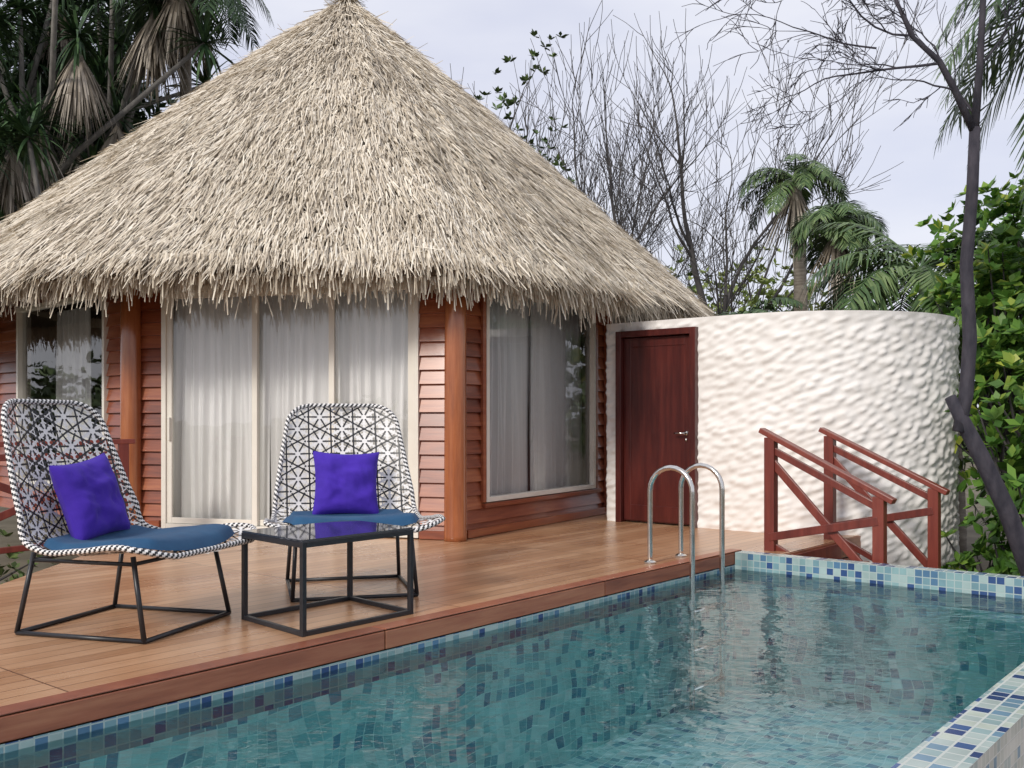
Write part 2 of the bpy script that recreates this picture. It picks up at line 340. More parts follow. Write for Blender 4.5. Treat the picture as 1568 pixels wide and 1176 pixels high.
d2,n2=facet(C,Rr,[(.44,2.81,.33,2.5)],'side')
frame(mbf,C,d2,n2,.44,2.81,.33,2.5,.05,.05,.02); pane(mbg,C,d2,n2,.48,2.77,.37,2.46,.01)
curtain(mbc,C,d2,n2,.45,1.66,.2,2.5,.13,4,8);curtain(mbc,C,d2,n2,1.60,2.8,.2,2.5,.15,5,7)
facet(L2,L1,[(.9,3.45,.35,2.56)],'left'); L3=np.linalg.norm(L2-L1); dd=(L1-L2)/L3; n3=np.array([dd[1],-dd[0],0])
frame(mbf,L2,dd,n3,.9,3.45,.35,2.56,.055,.05,.02); pane(mbg,L2,dd,n3,.94,3.41,.39,2.52,.01)
curtain(mbc,L2,dd,n3,.95,1.9,.2,2.55,.45,6,8)
mk('window_frames',mbf,m_frame,cot,bevel=.004); mk('glass_panes',mbg,m_glass,cot)
mk('curtains',mbc,m_curt,cot,True)
mb=MB(); up=np.array([0,0,1.])
mb.obox(C+d2*1.66+n2*.055+up*.30,d2*1.27,n2*.03,up*.022)
mb.obox(C+d2*1.66+n2*.052+up*.045,d2*1.55,n2*.018,up*.04)
for t in (.41,2.85): mb.obox(C+d2*t+n2*.045+up*1.43,d2*.027,n2*.02,up*1.1)
mb.obox(C+d2*3.15+n2*.06+up*1.35,d2*.06,n2*.03,up*1.32)
mb.obox(L1+d*3.43+nn*.05+up*.05,d*.16,nn*.02,up*.045); mb.obox(L1+d*.2+nn*.05+up*.05,d*.16,nn*.02,up*.045)
mb.obox(L1+d*1.82+nn*.05+up*2.60,d*1.75,nn*.03,up*.07)
mk('trim_boards',mb,m_side,cot,bevel=.004)
mb=MB()
for p in (L1-np.array([.0,.08,0]),C-np.array([.0,.05,0]),L2):
    mb.tube([p+up*z for z in (0,.05,1,2,2.72)],[.112,.108,.106,.104,.102],24)
mk('columns',mb,m_col,cot,True)
bp=[L1,C,Rr,np.array([2.0,15.5,0]),np.array([-.5,18.0,0]),np.array([-5,18.4,0]),np.array([-7.4,16.6,0]),L2]
mb=MB()
for i in range(2,7):
    a,b_=bp[i],bp[i+1]; mb.beam(a+up*1.35,b_+up*1.35,.1,2.7)
mb.add([p+up*.015 for p in bp],[tuple(range(8))]); mk('room_shell',mb,m_dark,cot)
# ------------------------------------------------------------ roof
APX=np.array([-2.36,14.2,7.17])
outl=[(-.15,8.72,2.56),(2.50,12.6,2.57),(3.1,16,2.57),(.8,19.4,2.57),(-4.5,20.0,2.57),(-8.2,17.6,2.57),(-8.55,13.2,2.52),(-4.6,9.2,2.60)]
outl=[np.array(p) for p in outl]
def roundpoly(P,r,k=6):
    out=[];n=len(P)
    for i in range(n):
        a,c,b_=P[i-1],P[i],P[(i+1)%n]; p0=c+(a-c)/np.linalg.norm(a-c)*r; p1=c+(b_-c)/np.linalg.norm(b_-c)*r
        for j in range(k+1):
            t=j/k; out.append(p0*(1-t)**2+c*2*t*(1-t)+p1*t*t)
    return out
ol=np.array(roundpoly(outl,1.2)); ol=np.vstack([ol,ol[:1]])
cum=np.concatenate([[0],np.cumsum(np.linalg.norm(np.diff(ol,axis=0),axis=1))]); PER=cum[-1]
def outline(s):
    s=np.mod(s,PER); return np.stack([np.interp(s,cum,ol[:,k]) for k in range(3)],-1)
def roofP(s,h):
    o_=outline(s); h=np.asarray(h)[...,None]; p=APX*(1-h)+o_*h
    p[...,2]+= .08*np.sin(np.pi*h[...,0])+.03*np.sin(s*3.1)*h[...,0]+.02*np.sin(s*7.7+h[...,0]*9)
    return p
NS=160; G=[]
hs=np.linspace(0.,1,26); ss=np.linspace(0,PER,NS+1)
mb=MB()
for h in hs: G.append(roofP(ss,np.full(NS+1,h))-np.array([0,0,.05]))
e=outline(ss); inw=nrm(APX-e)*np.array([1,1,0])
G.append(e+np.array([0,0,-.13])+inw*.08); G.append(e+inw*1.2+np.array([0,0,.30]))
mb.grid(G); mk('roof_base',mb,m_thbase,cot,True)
NB=140000
h=np.sqrt(R.uniform(.0009,1,NB)); s=np.where(R.random(NB)<.88,R.uniform(-11.5,8,NB),R.uniform(8,PER-11.5,NB)); s=np.mod(s,PER)
P=roofP(s,h); P2=roofP(s,h+.03); Pt=roofP(s+.05,h); dn=nrm(P2-P); tg=nrm(Pt-P); nr=nrm(np.cross(tg,dn)); nr*=np.sign(nr[:,2:3])
cl=np.sin(s*2.1+h*17)*.5+np.sin(s*5.3-h*31)*.5
ang=R.normal(0,.12,NB)+.11*cl; wild=R.random(NB)<.06; ang=np.where(wild,R.normal(0,.55,NB),ang)
dr=nrm(dn*np.cos(ang)[:,None]+tg*np.sin(ang)[:,None]+nr*R.normal(.05,.08,NB)[:,None]); sd=nrm(np.cross(nr,dr)+nr*R.normal(0,.3,NB)[:,None])
Ln=R.uniform(.12,.34,NB); wd=R.uniform(.0035,.0095,NB)
P=P+nr*R.uniform(-.055,.045,NB)[:,None]*(1+.4*cl[:,None])
T=P+dr*Ln[:,None]
q=np.stack([P-sd*wd[:,None],P+sd*wd[:,None],T+sd*wd[:,None]*.45,T-sd*wd[:,None]*.45],1)
mkq('thatch',q,4,m_thatch,cot)
NF=21000; s=np.where(R.random(NF)<.84,R.uniform(-11.5,8,NF),R.uniform(8,PER-11.5,NF)); e=outline(s); ow=nrm((e-APX)*np.array([1,1,0])); lay=R.random(NF)
P=e-ow*(lay*.30)[:,None]+np.stack([np.zeros(NF),np.zeros(NF),.06-lay*.14+R.uniform(-.05,.04,NF)],-1)
cs=np.sin(s*9)*.5+np.sin(s*23+1)*.5
dr=nrm(ow*R.uniform(.05,.6,NF)[:,None]*(1-lay[:,None]*.6)+np.array([0,0,-1.])+R.normal(0,.12,(NF,3)))
Ln=R.uniform(.06,.22,NF)+.05*cs+(R.random(NF)<.16)*R.uniform(.05,.20,NF); sd=nrm(np.cross(dr,ow)+R.normal(0,.3,(NF,3))); wd=R.uniform(.005,.014,NF); T=P+dr*Ln[:,None]
q=np.stack([P-sd*wd[:,None],P+sd*wd[:,None],T+sd*wd[:,None]*.5,T-sd*wd[:,None]*.5],1)
mkq('eave_fringe',q,4,m_thatch,cot)
NF=500; a=R.uniform(0,6.283,NF); P=APX+np.stack([np.cos(a)*.05,np.sin(a)*.05,R.uniform(-.1,.1,NF)],-1)
dr=nrm(np.stack([np.cos(a),np.sin(a),R.uniform(-1.4,.3,NF)],-1)); sd=nrm(np.cross(dr,np.array([0,0,1.]))); T=P+dr*R.uniform(.1,.3,NF)[:,None]
mkq('roof_finial',np.stack([P-sd*.008,P+sd*.008,T+sd*.003,T-sd*.003],1),4,m_thatch,cot)
# ------------------------------------------------------------ curved plaster wall
bw=empty('curved_plaster_wall')
S0=np.array([1.07,11.28]); vv=np.array([.767,-.642]); vv/=np.linalg.norm(vv); uu2=np.array([.642,.767]); uu2/=np.linalg.norm(uu2)
CC=np.array([3.38,11.45]); RR=1.615
path=[];nor=[];tt=[]
step=.016
k=int(.7/step)
for i in range(k): path.append(S0+uu2*(.7-i*step)); nor.append(-vv); tt.append(-.7+i*step)
k0=len(path); Ls=1.66; k=int(Ls/step)
for i in range(k+1): path.append(S0+vv*(i*step)); nor.append(np.array([-uu2[0],-uu2[1]])); tt.append(i*step)
a0=math.atan2(10.21-CC[1],2.345-CC[0]); a1=math.radians(75); k=int((a1-a0)*RR/step)
for i in range(1,k+1):
    a=a0+(a1-a0)*i/k; n_=np.array([math.cos(a),math.sin(a)]); path.append(CC+n_*RR); nor.append(n_); tt.append(Ls+i*step)
path=np.array(path);nor=np.array(nor);tt=np.array(tt); WT=2.23
zs=np.arange(-.75,WT+.001,step); zs[-1]=WT
A,Z=np.meshgrid(tt,zs,indexing='ij')
ca,cz=.135,.066; th=.35
x=(A*math.cos(th)+Z*math.sin(th))/ca; y=(-A*math.sin(th)+Z*math.cos(th))/cz
ix=np.floor(x).astype(int);iy=np.floor(y).astype(int)
def hsh(i,j,k):
    t_=np.sin(i*127.1+j*311.7+k*74.7)*43758.5453; return t_-np.floor(t_)
sm=np.zeros(x.shape)
for di in(-1,0,1):
    for dj in(-1,0,1):
        i_=ix+di;j_=iy+dj; px=i_+.15+.7*hsh(i_,j_,1)+.5*(j_%2); py=j_+.15+.7*hsh(i_,j_,2)
        dd_=(x-px)**2+(y-py)**2; sm+=np.exp(-6*dd_)*(.6+.8*hsh(i_,j_,3))
disp=.023*np.minimum(sm,1.3)-.016
disp*=np.clip((WT-Z)/.08,.15,1)
Dd=np.stack([path[:,0][:,None]+nor[:,0][:,None]*disp,path[:,1][:,None]+nor[:,1][:,None]*disp,Z],-1)
dt0,dt1,dz=.17,1.17,2.13
mb=MB()
mb.grid(Dd,0,skip=lambda i,j: dt0<tt[i]+step*.5<dt1 and zs[j]+step*.5<dz and i>=k0)
inn=path-nor*.2
top=np.array([[list(Dd[i,-1]),[inn[i,0],inn[i,1],WT],[inn[i,0],inn[i,1],-.7]] for i in range(len(path))])
mb.grid(top[::4])
mk('wall_surface',mb,m_plaster,bw,True)
S03=np.array([S0[0],S0[1],0]); v3=np.array([vv[0],vv[1],0]); no3=np.array([-uu2[0],-uu2[1],0])
mb=MB()
def bx(a,b_,c,e,off,dep): mb.obox(S03+v3*(a+b_)/2+up*(c+e)/2+no3*off,v3*(b_-a)/2,no3*dep,up*(e-c)/2)
bx(.165,.235,0,2.13,.0,.06);bx(1.105,1.175,0,2.13,.0,.06);bx(.235,1.105,2.06,2.13,.0,.06)
bx(.238,1.102,.02,2.055,-.03,.02)
bx(.24,.33,.03,2.05,-.008,.006);bx(1.01,1.10,.03,2.05,-.008,.006);bx(.33,1.01,1.95,2.05,-.008,.006);bx(.33,1.01,.03,.2,-.008,.006)
mk('door',mb,m_door,bw,bevel=.004)
mb=MB(); hb=S03+v3*1.035+up*1.0
mb.tube([hb+no3*.0,hb+no3*.055],.012,10); mb.tube([hb+no3*.055+v3*.01,hb+no3*.058-v3*.06,hb+no3*.055-v3*.12],.009,10); mb.obox(hb+no3*.004,v3*.022,no3*.005,up*.022)
mb.obox(hb+no3*.004-up*.07,v3*.012,no3*.005,up*.016)
mk('door_handle',mb,m_steel,bw,True)
# ------------------------------------------------------------ railings and stairs
def railing(name,p0,p1,h0,h1,zb0,zb1,par=None):
    e=empty(name) if par is None else par; mb=MB(); p0=np.array(p0);p1=np.array(p1)
    d=(p1-p0)/np.linalg.norm(p1-p0); s_=np.cross(d,up)
    for p,hh,zb in((p0,h0,zb0),(p1,h1,zb1)): mb.obox(p+up*(hh+zb)/2,d*.046,s_*.046,up*(hh-zb)/2)
    a=p0+up*(h0+.02);b_=p1+up*(h1+.02); dr=(b_-a)/np.linalg.norm(b_-a)
    mb.beam(a-dr*.10,b_+dr*.13,.10,.045)
    mb.beam(a+up*-.12,b_+up*-.12,.04,.06)
    mb.beam(p0+up*(h0-.20),p1+up*(-.22 if h1<.8 else .12),.035,.07); mb.beam(p0+up*.12+s_*.038,p1+up*(h1-.20)+s_*.038,.03,.07)
    mb.beam(p0+up*.05-s_*.02,p1+up*(h1-.95)-s_*.02,.035,.055)
    mk('posts_and_rails',mb,m_red,e,bevel=.005); return e
railing('stair_railing',(2.27,8.70,0),(3.00,8.10,0),.99,.52,-.3,-.7)
railing('stair_railing',(3.05,9.52,0),(3.79,8.91,0),.99,.53,-.3,-.7)
mb=MB()
for i in range(3):
    mb.obox(W(.72,.38+.15+.28*i,-.17*(i+1)-.02),U*.53,V*.15,up*.02); mb.obox(W(.72,.38+.02+.28*i,-.17*i-.1),U*.53,V*.012,up*.075)
mk('deck_stairs',mb,m_red,bevel=.004)
railing('stair_railing',(-3.66,9.35,0),(-4.9,8.7,0),.92,.9,0,-.7)
# ------------------------------------------------------------ chairs
def catm(x,xs,ys):
    xs=np.array(xs);ys=np.array(ys,float); m=np.gradient(ys,xs); i=np.clip(np.searchsorted(xs,x)-1,0,len(xs)-2)
    h=xs[i+1]-xs[i]; t=(x-xs[i])/h
    return (2*t**3-3*t**2+1)*ys[i]+(t**3-2*t**2+t)*h*m[i]+(-2*t**3+3*t**2)*ys[i+1]+(t**3-t**2)*h*m[i+1]
pf=[(.56,.425),(.40,.455),(.1,.425),(-.15,.415),(-.31,.49),(-.41,.68),(-.51,.95),(-.61,1.25)]
pl=[0]
for a,b_ in zip(pf,pf[1:]): pl.append(pl[-1]+math.dist(a,b_))
LT=pl[-1]
hwx=[0,.12,.35,.6,.85,1.05,1.35,LT]; hwy=[.50,.56,.545,.51,.49,.475,.43,.37]
def hw(l):
    b=np.interp(l,hwx,hwy); r=.14; e=min(l,LT-l)
    if e<r: b=b-r+math.sqrt(max(r*r-(r-e)**2,0))
    return b
def shell(w,l):
    l=min(max(l,0),LT); f=float(catm(l,pl,[p[0] for p in pf])); z=float(catm(l,pl,[p[1] for p in pf]))
    s=w/np.interp(l,hwx,hwy); k=float(np.clip((l-.75)/.3,0,1))
    f+=k*.09*s*s; z+=(1-k)*.055*abs(s)**2.5
    return np.array([f,w,z])
def chair(cx,cy,ang,pname_skip=None):
    e=empty('lounge_chair'); F=np.array([math.cos(ang),math.sin(ang),0]);Wd=np.array([-math.sin(ang),math.cos(ang),0])
    def X(p): return np.array([cx,cy,0])+F*p[0]+Wd*p[1]+up*p[2]
    Q=[];MI=[]
    def strip(a,b_,w0,w1,mi,off=0):
        n=3 if math.dist(a,b_)>.05 else 2
        dx,dy=b_[0]-a[0],b_[1]-a[1];L=math.hypot(dx,dy)
        if L<1e-4: return
        px,py=-dy/L,dx/L; row=[]
        for i in range(n+1):
            t=i/n; w=a[0]+dx*t; l=a[1]+dy*t
            if l<0.01 or l>LT-.01 or abs(w)>hw(l): row.append(None); continue
            ww=(w0+(w1-w0)*t)
            p=X(shell(w-px*ww,l-py*ww)); q_=X(shell(w+px*ww,l+py*ww)); row.append((p,q_))
        for r0,r1 in zip(row,row[1:]):
            if r0 and r1:
                nn_=np.cross(r0[1]-r0[0],r1[0]-r0[0]); nn_=nn_/(np.linalg.norm(nn_)+1e-9)*off
                Q.append([r0[0]+nn_,r0[1]+nn_,r1[1]+nn_,r1[0]+nn_]); MI.append(mi)
    a=.185; rh=a*math.sqrt(3)/2
    dirs=[(math.cos(math.radians(60*k+30)),math.sin(math.radians(60*k+30))) for k in range(6)]
    for j in range(-6,13):
        for i in range(-2,14):
            x0=j*rh; y0=.05+i*a+(a/2 if j%2 else 0)
            if y0>LT+a or abs(x0)>.8: continue
            for k,(dx,dy) in enumerate(dirs):
                strip((x0,y0),(x0+dx*a*.16,y0+dy*a*.16),.0075,.0125,0,.003); strip((x0+dx*a*.16,y0+dy*a*.16),(x0+dx*a*.5,y0+dy*a*.5),.0125,.0045,0,.003)
                d2_=dirs[(k+1)%6]; c30=(math.cos(math.radians(60*k+60)),math.sin(math.radians(60*k+60)))
                strip((x0+c30[0]*a*.10,y0+c30[1]*a*.10),(x0+c30[0]*a*.577,y0+c30[1]*a*.577),.0055,.0055,1,.001)
                h_=a*.5; strip((x0+dx*h_,y0+dy*h_),(x0+d2_[0]*h_,y0+d2_[1]*h_),.0055,.0055,1,0.)
                h_=a*.33; strip((x0+dx*h_,y0+dy*h_),(x0+d2_[0]*h_,y0+d2_[1]*h_),.0042,.0042,0,.002)
                h_=a*.60; strip((x0+dx*h_,y0+dy*h_),(x0+d2_[0]*h_,y0+d2_[1]*h_),.0035,.0035,0,.0005)
    mkq('woven_shell',np.array(Q),4,[m_white,m_black],e,MI)
    loop=[]; ls=np.concatenate([np.linspace(0,.14,14)[:-1],np.linspace(.14,LT-.14,70),np.linspace(LT-.14,LT,14)[1:]])
    for l in ls: loop.append(shell(hw(l),l))
    for l in ls[::-1]: loop.append(shell(-hw(l),l))
    loop.append(loop[0])
    lp=np.array([X(p) for p in loop]); cm=np.concatenate([[0],np.cumsum(np.linalg.norm(np.diff(lp,axis=0),axis=1))]); N=int(cm[-1]/.008)
    sp_=np.linspace(0,cm[-1],N); lp=np.stack([np.interp(sp_,cm,lp[:,k]) for k in range(3)],-1)
    mb=MB(); mb.tube(lp,.0155,8,cap=False,spiral=lambda i,j:1 if ((i+j)%4)<2 else 0)
    mk('rope_rim',mb,[m_white,m_black],e,True)
    mb=MB(); g=.395
    fc=[(g,g),(g,-g),(-g,-g),(-g,g)]
    for (a_,b_) in fc:
        tp=X((a_*.78,b_*.93,.44+(0.0))); ft=X((a_,b_,.013)); mb.tube([tp,ft],.0135,10)
    for i in range(4):
        p,q_=fc[i],fc[(i+1)%4]; mb.tube([X((p[0],p[1],.013)),X((q_[0],q_[1],.013))],.0125,10)
        mb.tube([X((p[0]*.78,p[1]*.93,.40)),X((q_[0]*.78,q_[1]*.93,.40))],.011,8)
    mk('sled_legs',mb,m_black,e,True)
    nu,nv=28,28
    for side in (1,-1):
        G=[]
        for i in range(nu+1):
            row=[]
            for j in range(nv+1):
                a_=-1+2*i/nu;b_=-1+2*j/nv
                xx=a_*math.sqrt(1-b_*b_*.28);yy=b_*math.sqrt(1-a_*a_*.28)
                f=.10+xx*.40; w=yy*.45; base=shell(w,float(np.interp(-f,[-.56,-.4,-.1,.15,.31],pl[:5])))
                ed=max(0,1-max(abs(a_),abs(b_))**10); th=.058*ed**.5
                row.append(X((f,w,base[2]+.012+ (th if side>0 else 0.))))
            G.append(row)
        if side>0: mb=MB()
        mb.grid(G)
    mk('seat_cushion',mb,m_teal,e,True)
    return X
from mathutils import noise as mn
def pillow(X,f,w,z,lean,size,th,roll=0,name='throw_pillow'):
    c=np.array([f,w,z]); r_=np.array([0,1.,0]); u_=np.array([-math.sin(lean),0,math.cos(lean)]); n_=np.array([math.cos(lean),0,math.sin(lean)])
    cr,sr=math.cos(roll),math.sin(roll); r2=r_*cr+u_*sr; u2=u_*cr-r_*sr; mb=MB(); N=30
    for side in(1,-1):
        G=[]
        for i in range(N+1):
            row=[]
            for j in range(N+1):
                a=-1+2*i/N;b=-1+2*j/N
                x_=a*(1-.10*(1-b*b));y_=b*(1-.10*(1-a*a)); t=th*((1-a**4)*(1-b**4))**.55
                e4=(1-a**4)*(1-b**4)
                wr=mn.noise(Vector((a*2.2+side*5,b*2.2,w*9)))*.024*e4+.012*mn.noise(Vector((a*6+b*3,b*5,side+w*7)))*e4
                row.append(X(c+r2*x_*size/2+u2*y_*size/2+n_*side*(t/2+wr)))
            G.append(row)
        mb.grid(G)
    mk(name,mb,m_violet,None,True)
X1=chair(-2.15,5.56,math.radians(-16)); pillow(X1,-.245,.0,.70,.30,.48,.17,.12)
X2=chair(-1.10,6.72,math.radians(-75)); pillow(X2,-.235,.0,.70,.30,.47,.17,-.03)
# ------------------------------------------------------------ side table
st=empty('side_table'); mb=MB(); T4=[np.array(p+(0,)) for p in [(-1.535,5.70),(-1.105,5.25),(-.60,5.86),(-1.03,6.31)]]; H=.50
for i in range(4):
    a,b_=T4[i],T4[(i+1)%4]; mb.obox(a+up*H/2,U*.014,V*.014,up*H/2)
    e1=(b_-a)/np.linalg.norm(b_-a)*.014
    mb.beam(a+e1+up*.014,b_-e1+up*.014,.026,.026); mb.beam(a+e1+up*(H-.016),b_-e1+up*(H-.016),.026,.03)
mk('frame',mb,m_black,st,bevel=.003)
m_tt=simple('dark_glass_top',(.03,.034,.045),(.04,.044,.055),3,.05,0,spec=1.); mb=MB(); ctr=sum(T4)/4
tp=[ctr+(p-ctr)*1.03 for p in T4]; mb.add([p+up*(H+.001) for p in tp]+[p+up*(H+.012) for p in tp],[(3,2,1,0),(4,5,6,7),(0,1,5,4),(1,2,6,5),(2,3,7,6),(3,0,4,7)])
mk('table_top',mb,m_tt,st)

# ------------------------------------------------------------ vegetation
def leaves(P,D,L,w,S=None):
    n=len(P)
    if S is None: S=nrm(np.cross(D,R.normal(0,1,(n,3))))
    L=np.broadcast_to(np.asarray(L),(n,))[:,None]; w=np.broadcast_to(np.asarray(w),(n,))[:,None]
    return np.stack([P,P+D*L*.55+S*w,P+D*L,P+D*L*.55-S*w],1)
def rosettes(Cn,Ax,m,L,w):
    n=len(Cn); C2=np.repeat(Cn,m,0); A2=np.repeat(nrm(Ax),m,0); rd=R.normal(0,1,(n*m,3)); rd=nrm(rd-A2*np.sum(rd*A2,1,keepdims=True))
    k=R.uniform(.1,.9,(n*m,1)); D=nrm(A2*k+rd); S=nrm(np.cross(D,A2))
    return leaves(C2,D,R.uniform(.6,1.1,n*m)*L,R.uniform(.7,1.1,n*m)*w,S)
def blob(n,c,r,shellf=.6):
    d=nrm(R.normal(0,1,(n,3))); k=R.uniform(shellf,1.05,(n,1)); k=k*(1+.18*np.sin(d[:,:1]*5+c[0])+.15*np.sin(d[:,2:]*6+d[:,1:2]*4+c[1]))
    return np.array(c)+d*k*np.array(r), d
def bush(name,blobs,n,m,L,w,mat,stems=True):
    Q=[]; e=empty(name); mb=MB(); gz=GZ
    for c,r in blobs:
        vol=r[0]*r[2]+r[1]*r[2]; k=int(n*vol); P,D=blob(k,c,r,.45); D=nrm(D+np.array([0,0,.7])+R.normal(0,.3,D.shape))
        Q.append(rosettes(P,D,m,L,w))
        if stems:
            for i in range(0,min(k,26)):
                p=P[i]; b0=np.array([c[0]+rnd.uniform(-.2,.2)*r[0],c[1]+rnd.uniform(-.2,.2)*r[1],max(gz,c[2]-r[2]*1.2)]); mid=(p+b0)/2+R.normal(0,.08,3)
                mb.tube([b0,mid,p],[.025,.016,.007],5)
    mkq('leaves',np.concatenate(Q),4,mat,e)
    if stems: mk('stems',mb,m_bark,e)
    return e
def grow(mb,p,d,L,r,depth,spread,upb,nseg=4,tips=None,wob=.18,kids=(2,4),minr=.004,shrink=.7):
    pts=[p.copy()];rad=[r];dd=d.copy()
    for i in range(nseg):
        dd=dd+R.normal(0,wob,3)+np.array([0,0,upb]); dd/=np.linalg.norm(dd); p=p+dd*L/nseg; pts.append(p.copy()); rad.append(max(r*(1-.45*(i+1)/nseg),minr*.7))
    mb.tube(pts,rad,7 if r>.05 else (5 if r>.015 else 3),cap=False)
    if depth<=0:
        if tips is not None: tips.append((p,dd))
        return
    k=rnd.randint(*kids)
    for i in range(k+1):
        t=rnd.uniform(.25,1.) if i<k else 1.; idx=t*nseg; i0=min(int(idx),nseg-1); q_=pts[i0]+(pts[i0+1]-pts[i0])*(idx-i0)
        ax=R.normal(0,1,3); sp__=spread if i<k else spread*.35
        nd_=dd+nrm(ax-dd*(ax@dd))*sp__*rnd.uniform(.6,1.2); nd_/=np.linalg.norm(nd_)
        grow(mb,q_,nd_,L*shrink*rnd.uniform(.75,1.15),max(rad[i0]*(.55 if i<k else .8),minr),depth-1,spread,upb,nseg,tips,wob,kids,minr,shrink)
def bare(name,x,y,h,seed,r=.11,depth=5,spread=.6,lean=(0,0)):
    global R; R=np.random.default_rng(seed); rnd.seed(seed); e=empty(name); mb=MB()
    grow(mb,np.array([x,y,GZ]),nrm(np.array([lean[0],lean[1],1.])),h*.36,r,depth,spread,.06,5,None,.07,(2,3),.0080,.74)
    mk('trunk_and_twigs',mb,m_bark,e)
def strap(Q,c,n,L,w,spread=1.,droop=1.,upb=.4,dead=False):
    for i in range(n):
        d=nrm(R.normal(0,1,3)+np.array([0,0,upb]))
        if dead: d=nrm(np.array([d[0]*.3,d[1]*.3,-.5]))
        p=np.array(c,float); sd=nrm(np.cross(d,[0,0,1.])+1e-6); l=L*rnd.uniform(.7,1.15)/4; pr=None
        for k in range(5):
            ww=w*(1,1,.85,.55,.08)[k]; a,b_=p-sd*ww,p+sd*ww
            if pr is not None: Q.append([pr[0],pr[1],b_,a])
            pr=(a,b_); p=p+d*l; d=nrm(d+np.array([0,0,-.32*droop*(k*.5+.4)]))
def palm(name,base,crown,nf,FL,seed,mat=None,r=.13,leafL=.55,upb=.5,dead=0,dirs=None,lw=.018):
    global R; R=np.random.default_rng(seed); rnd.seed(seed); e=empty(name); mb=MB(); b=np.array(base,float);c=np.array(crown,float); pts=[];rad=[]
    for i in range(15):
        t=i/14; pts.append(b*(1-t)+c*t+np.array([math.sin(t*3)*.15,0,0])); rad.append(r*(1.25-.45*t)*(1+.05*(i%2)))
    mb.tube(pts,rad,10); mk('trunk',mb,m_barkp,e,True)
    Q=[];mbr=MB(); c=pts[-1]
    for i in range(nf):
        az=i*2.4+rnd.random()*.5; el=upb*rnd.uniform(-.5,2.3)
        if dirs: az,el=dirs[i%len(dirs)]; az+=rnd.uniform(-.1,.1)
        d=nrm(np.array([math.cos(az),math.sin(az),el])); p=c.copy(); seg=16; rp=[p.copy()]; drp=rnd.uniform(.055,.095)
        for k in range(seg):
            p=p+d*FL/seg; rp.append(p.copy()); sd=nrm(np.cross(d,[0,0,1.])); upv=np.cross(sd,d)
            if k>1:
                ll=leafL*math.sin(math.pi*min(1,(k+1)/(seg+2))**.8)+.08
                for sub in range(3):
                    pp=p-d*FL/seg*sub/3
                    for s_ in(-1,1):
                        ld=nrm(sd*s_+d*.65+upv*.12+np.array([0,0,-.35])+R.normal(0,.12,3)); a=pp; m_=pp+ld*ll*.5; ld2=nrm(ld+np.array([0,0,-.5])); tpt=m_+ld2*ll*.5; wv=nrm(np.cross(ld,upv))*lw
                        Q.append([a-wv*.5,a+wv*.5,m_+wv,m_-wv]); Q.append([m_-wv,m_+wv,tpt+wv*.15,tpt-wv*.15])
            d=nrm(d+np.array([0,0,-drp*(1+k*.09)]))
        mbr.tube(rp,[.022*(1-.8*t/seg) for t in range(seg+1)],5)
    mkq('fronds',np.array(Q),4,mat or L_palm,e); mk('midribs',mbr,L_palm,e)
    if dead:
        Q=[]; strap(Q,c-up*.1,dead,1.6,.02,dead=True,droop=.3); mkq('dead_fronds',np.array(Q),4,L_dead,e)
    return e
bare('bare_tree',2.1,21,9.4,5,.17,5,.62,(.03,0)); bare('bare_tree',4.0,20,9.2,9,.17,5,.66,(.06,0)); bare('bare_tree',.2,24,9.6,14,.13,5,.6,(.02,0)); bare('bare_tree',5.0,23,9.0,21,.12,4,.62,(.02,0)); bare('bare_tree',3.1,24,9.6,35,.12,5,.6)
def leafy(name,base,h,seed,mat,L=.22,w=.06,depth=4,bark=None,m=9,r=.12,spread=.6,lean=(0,0),jit=.25,rep=3):
    global R; R=np.random.default_rng(seed); rnd.seed(seed); e=empty(name); mb=MB(); tips=[]
    grow(mb,np.array(base,float),nrm(np.array([lean[0],lean[1],1.])),h*.4,r,depth,spread,.06,4,tips,.12,(2,3),.008,.68); mk('branches',mb,bark or m_bark,e)
    P=np.array([t[0] for t in tips]); D=np.array([t[1] for t in tips]); P=np.concatenate([P+R.normal(0,jit,P.shape) for _ in range(rep)]); D=np.tile(D,(rep,1)); mkq('leaves',rosettes(P,D,m,L,w),4,mat,e)
leafy('leafy_tree',(-.5,20.5,GZ),8.6,4,L_mid,.17,.04,4,spread=.45)
leafy('leafy_tree',(2.9,19.5,GZ),4.6,6,L_mid,.14,.038,4)
# palms
palm('coconut_palm',(5.5,19.5,GZ),(5.4,19,5.75),18,1.30,12,dead=70,leafL=.32,upb=.4,lw=.013)
palm('coconut_palm',(5.3,17,GZ),(5.40,16.6,4.45),22,.95,13,leafL=.38,upb=.6,dead=60,r=.10,lw=.013)
palm('coconut_palm',(6.1,13.6,GZ),(5.45,13.3,3.15),20,1.75,15,leafL=.5,upb=.6,r=.10)
palm('coconut_palm',(3.6,15.6,GZ),(3.4,15.4,2.45),12,1.4,16,leafL=.4,upb=.6,r=.08)
palm('coconut_palm',(7.2,9.6,GZ),(5.95,9.2,5.3),16,2.4,17,leafL=.65,dirs=[(3.1,.2),(2.7,-.1),(3.5,.4),(3.3,-.4),(2.3,.4),(3.9,.1),(3.0,.6),(4.5,.3),(1.5,.3),(3.6,-.6),(5.2,.3),(2.9,-.9),(4.0,-.5),(4.4,-.2)])
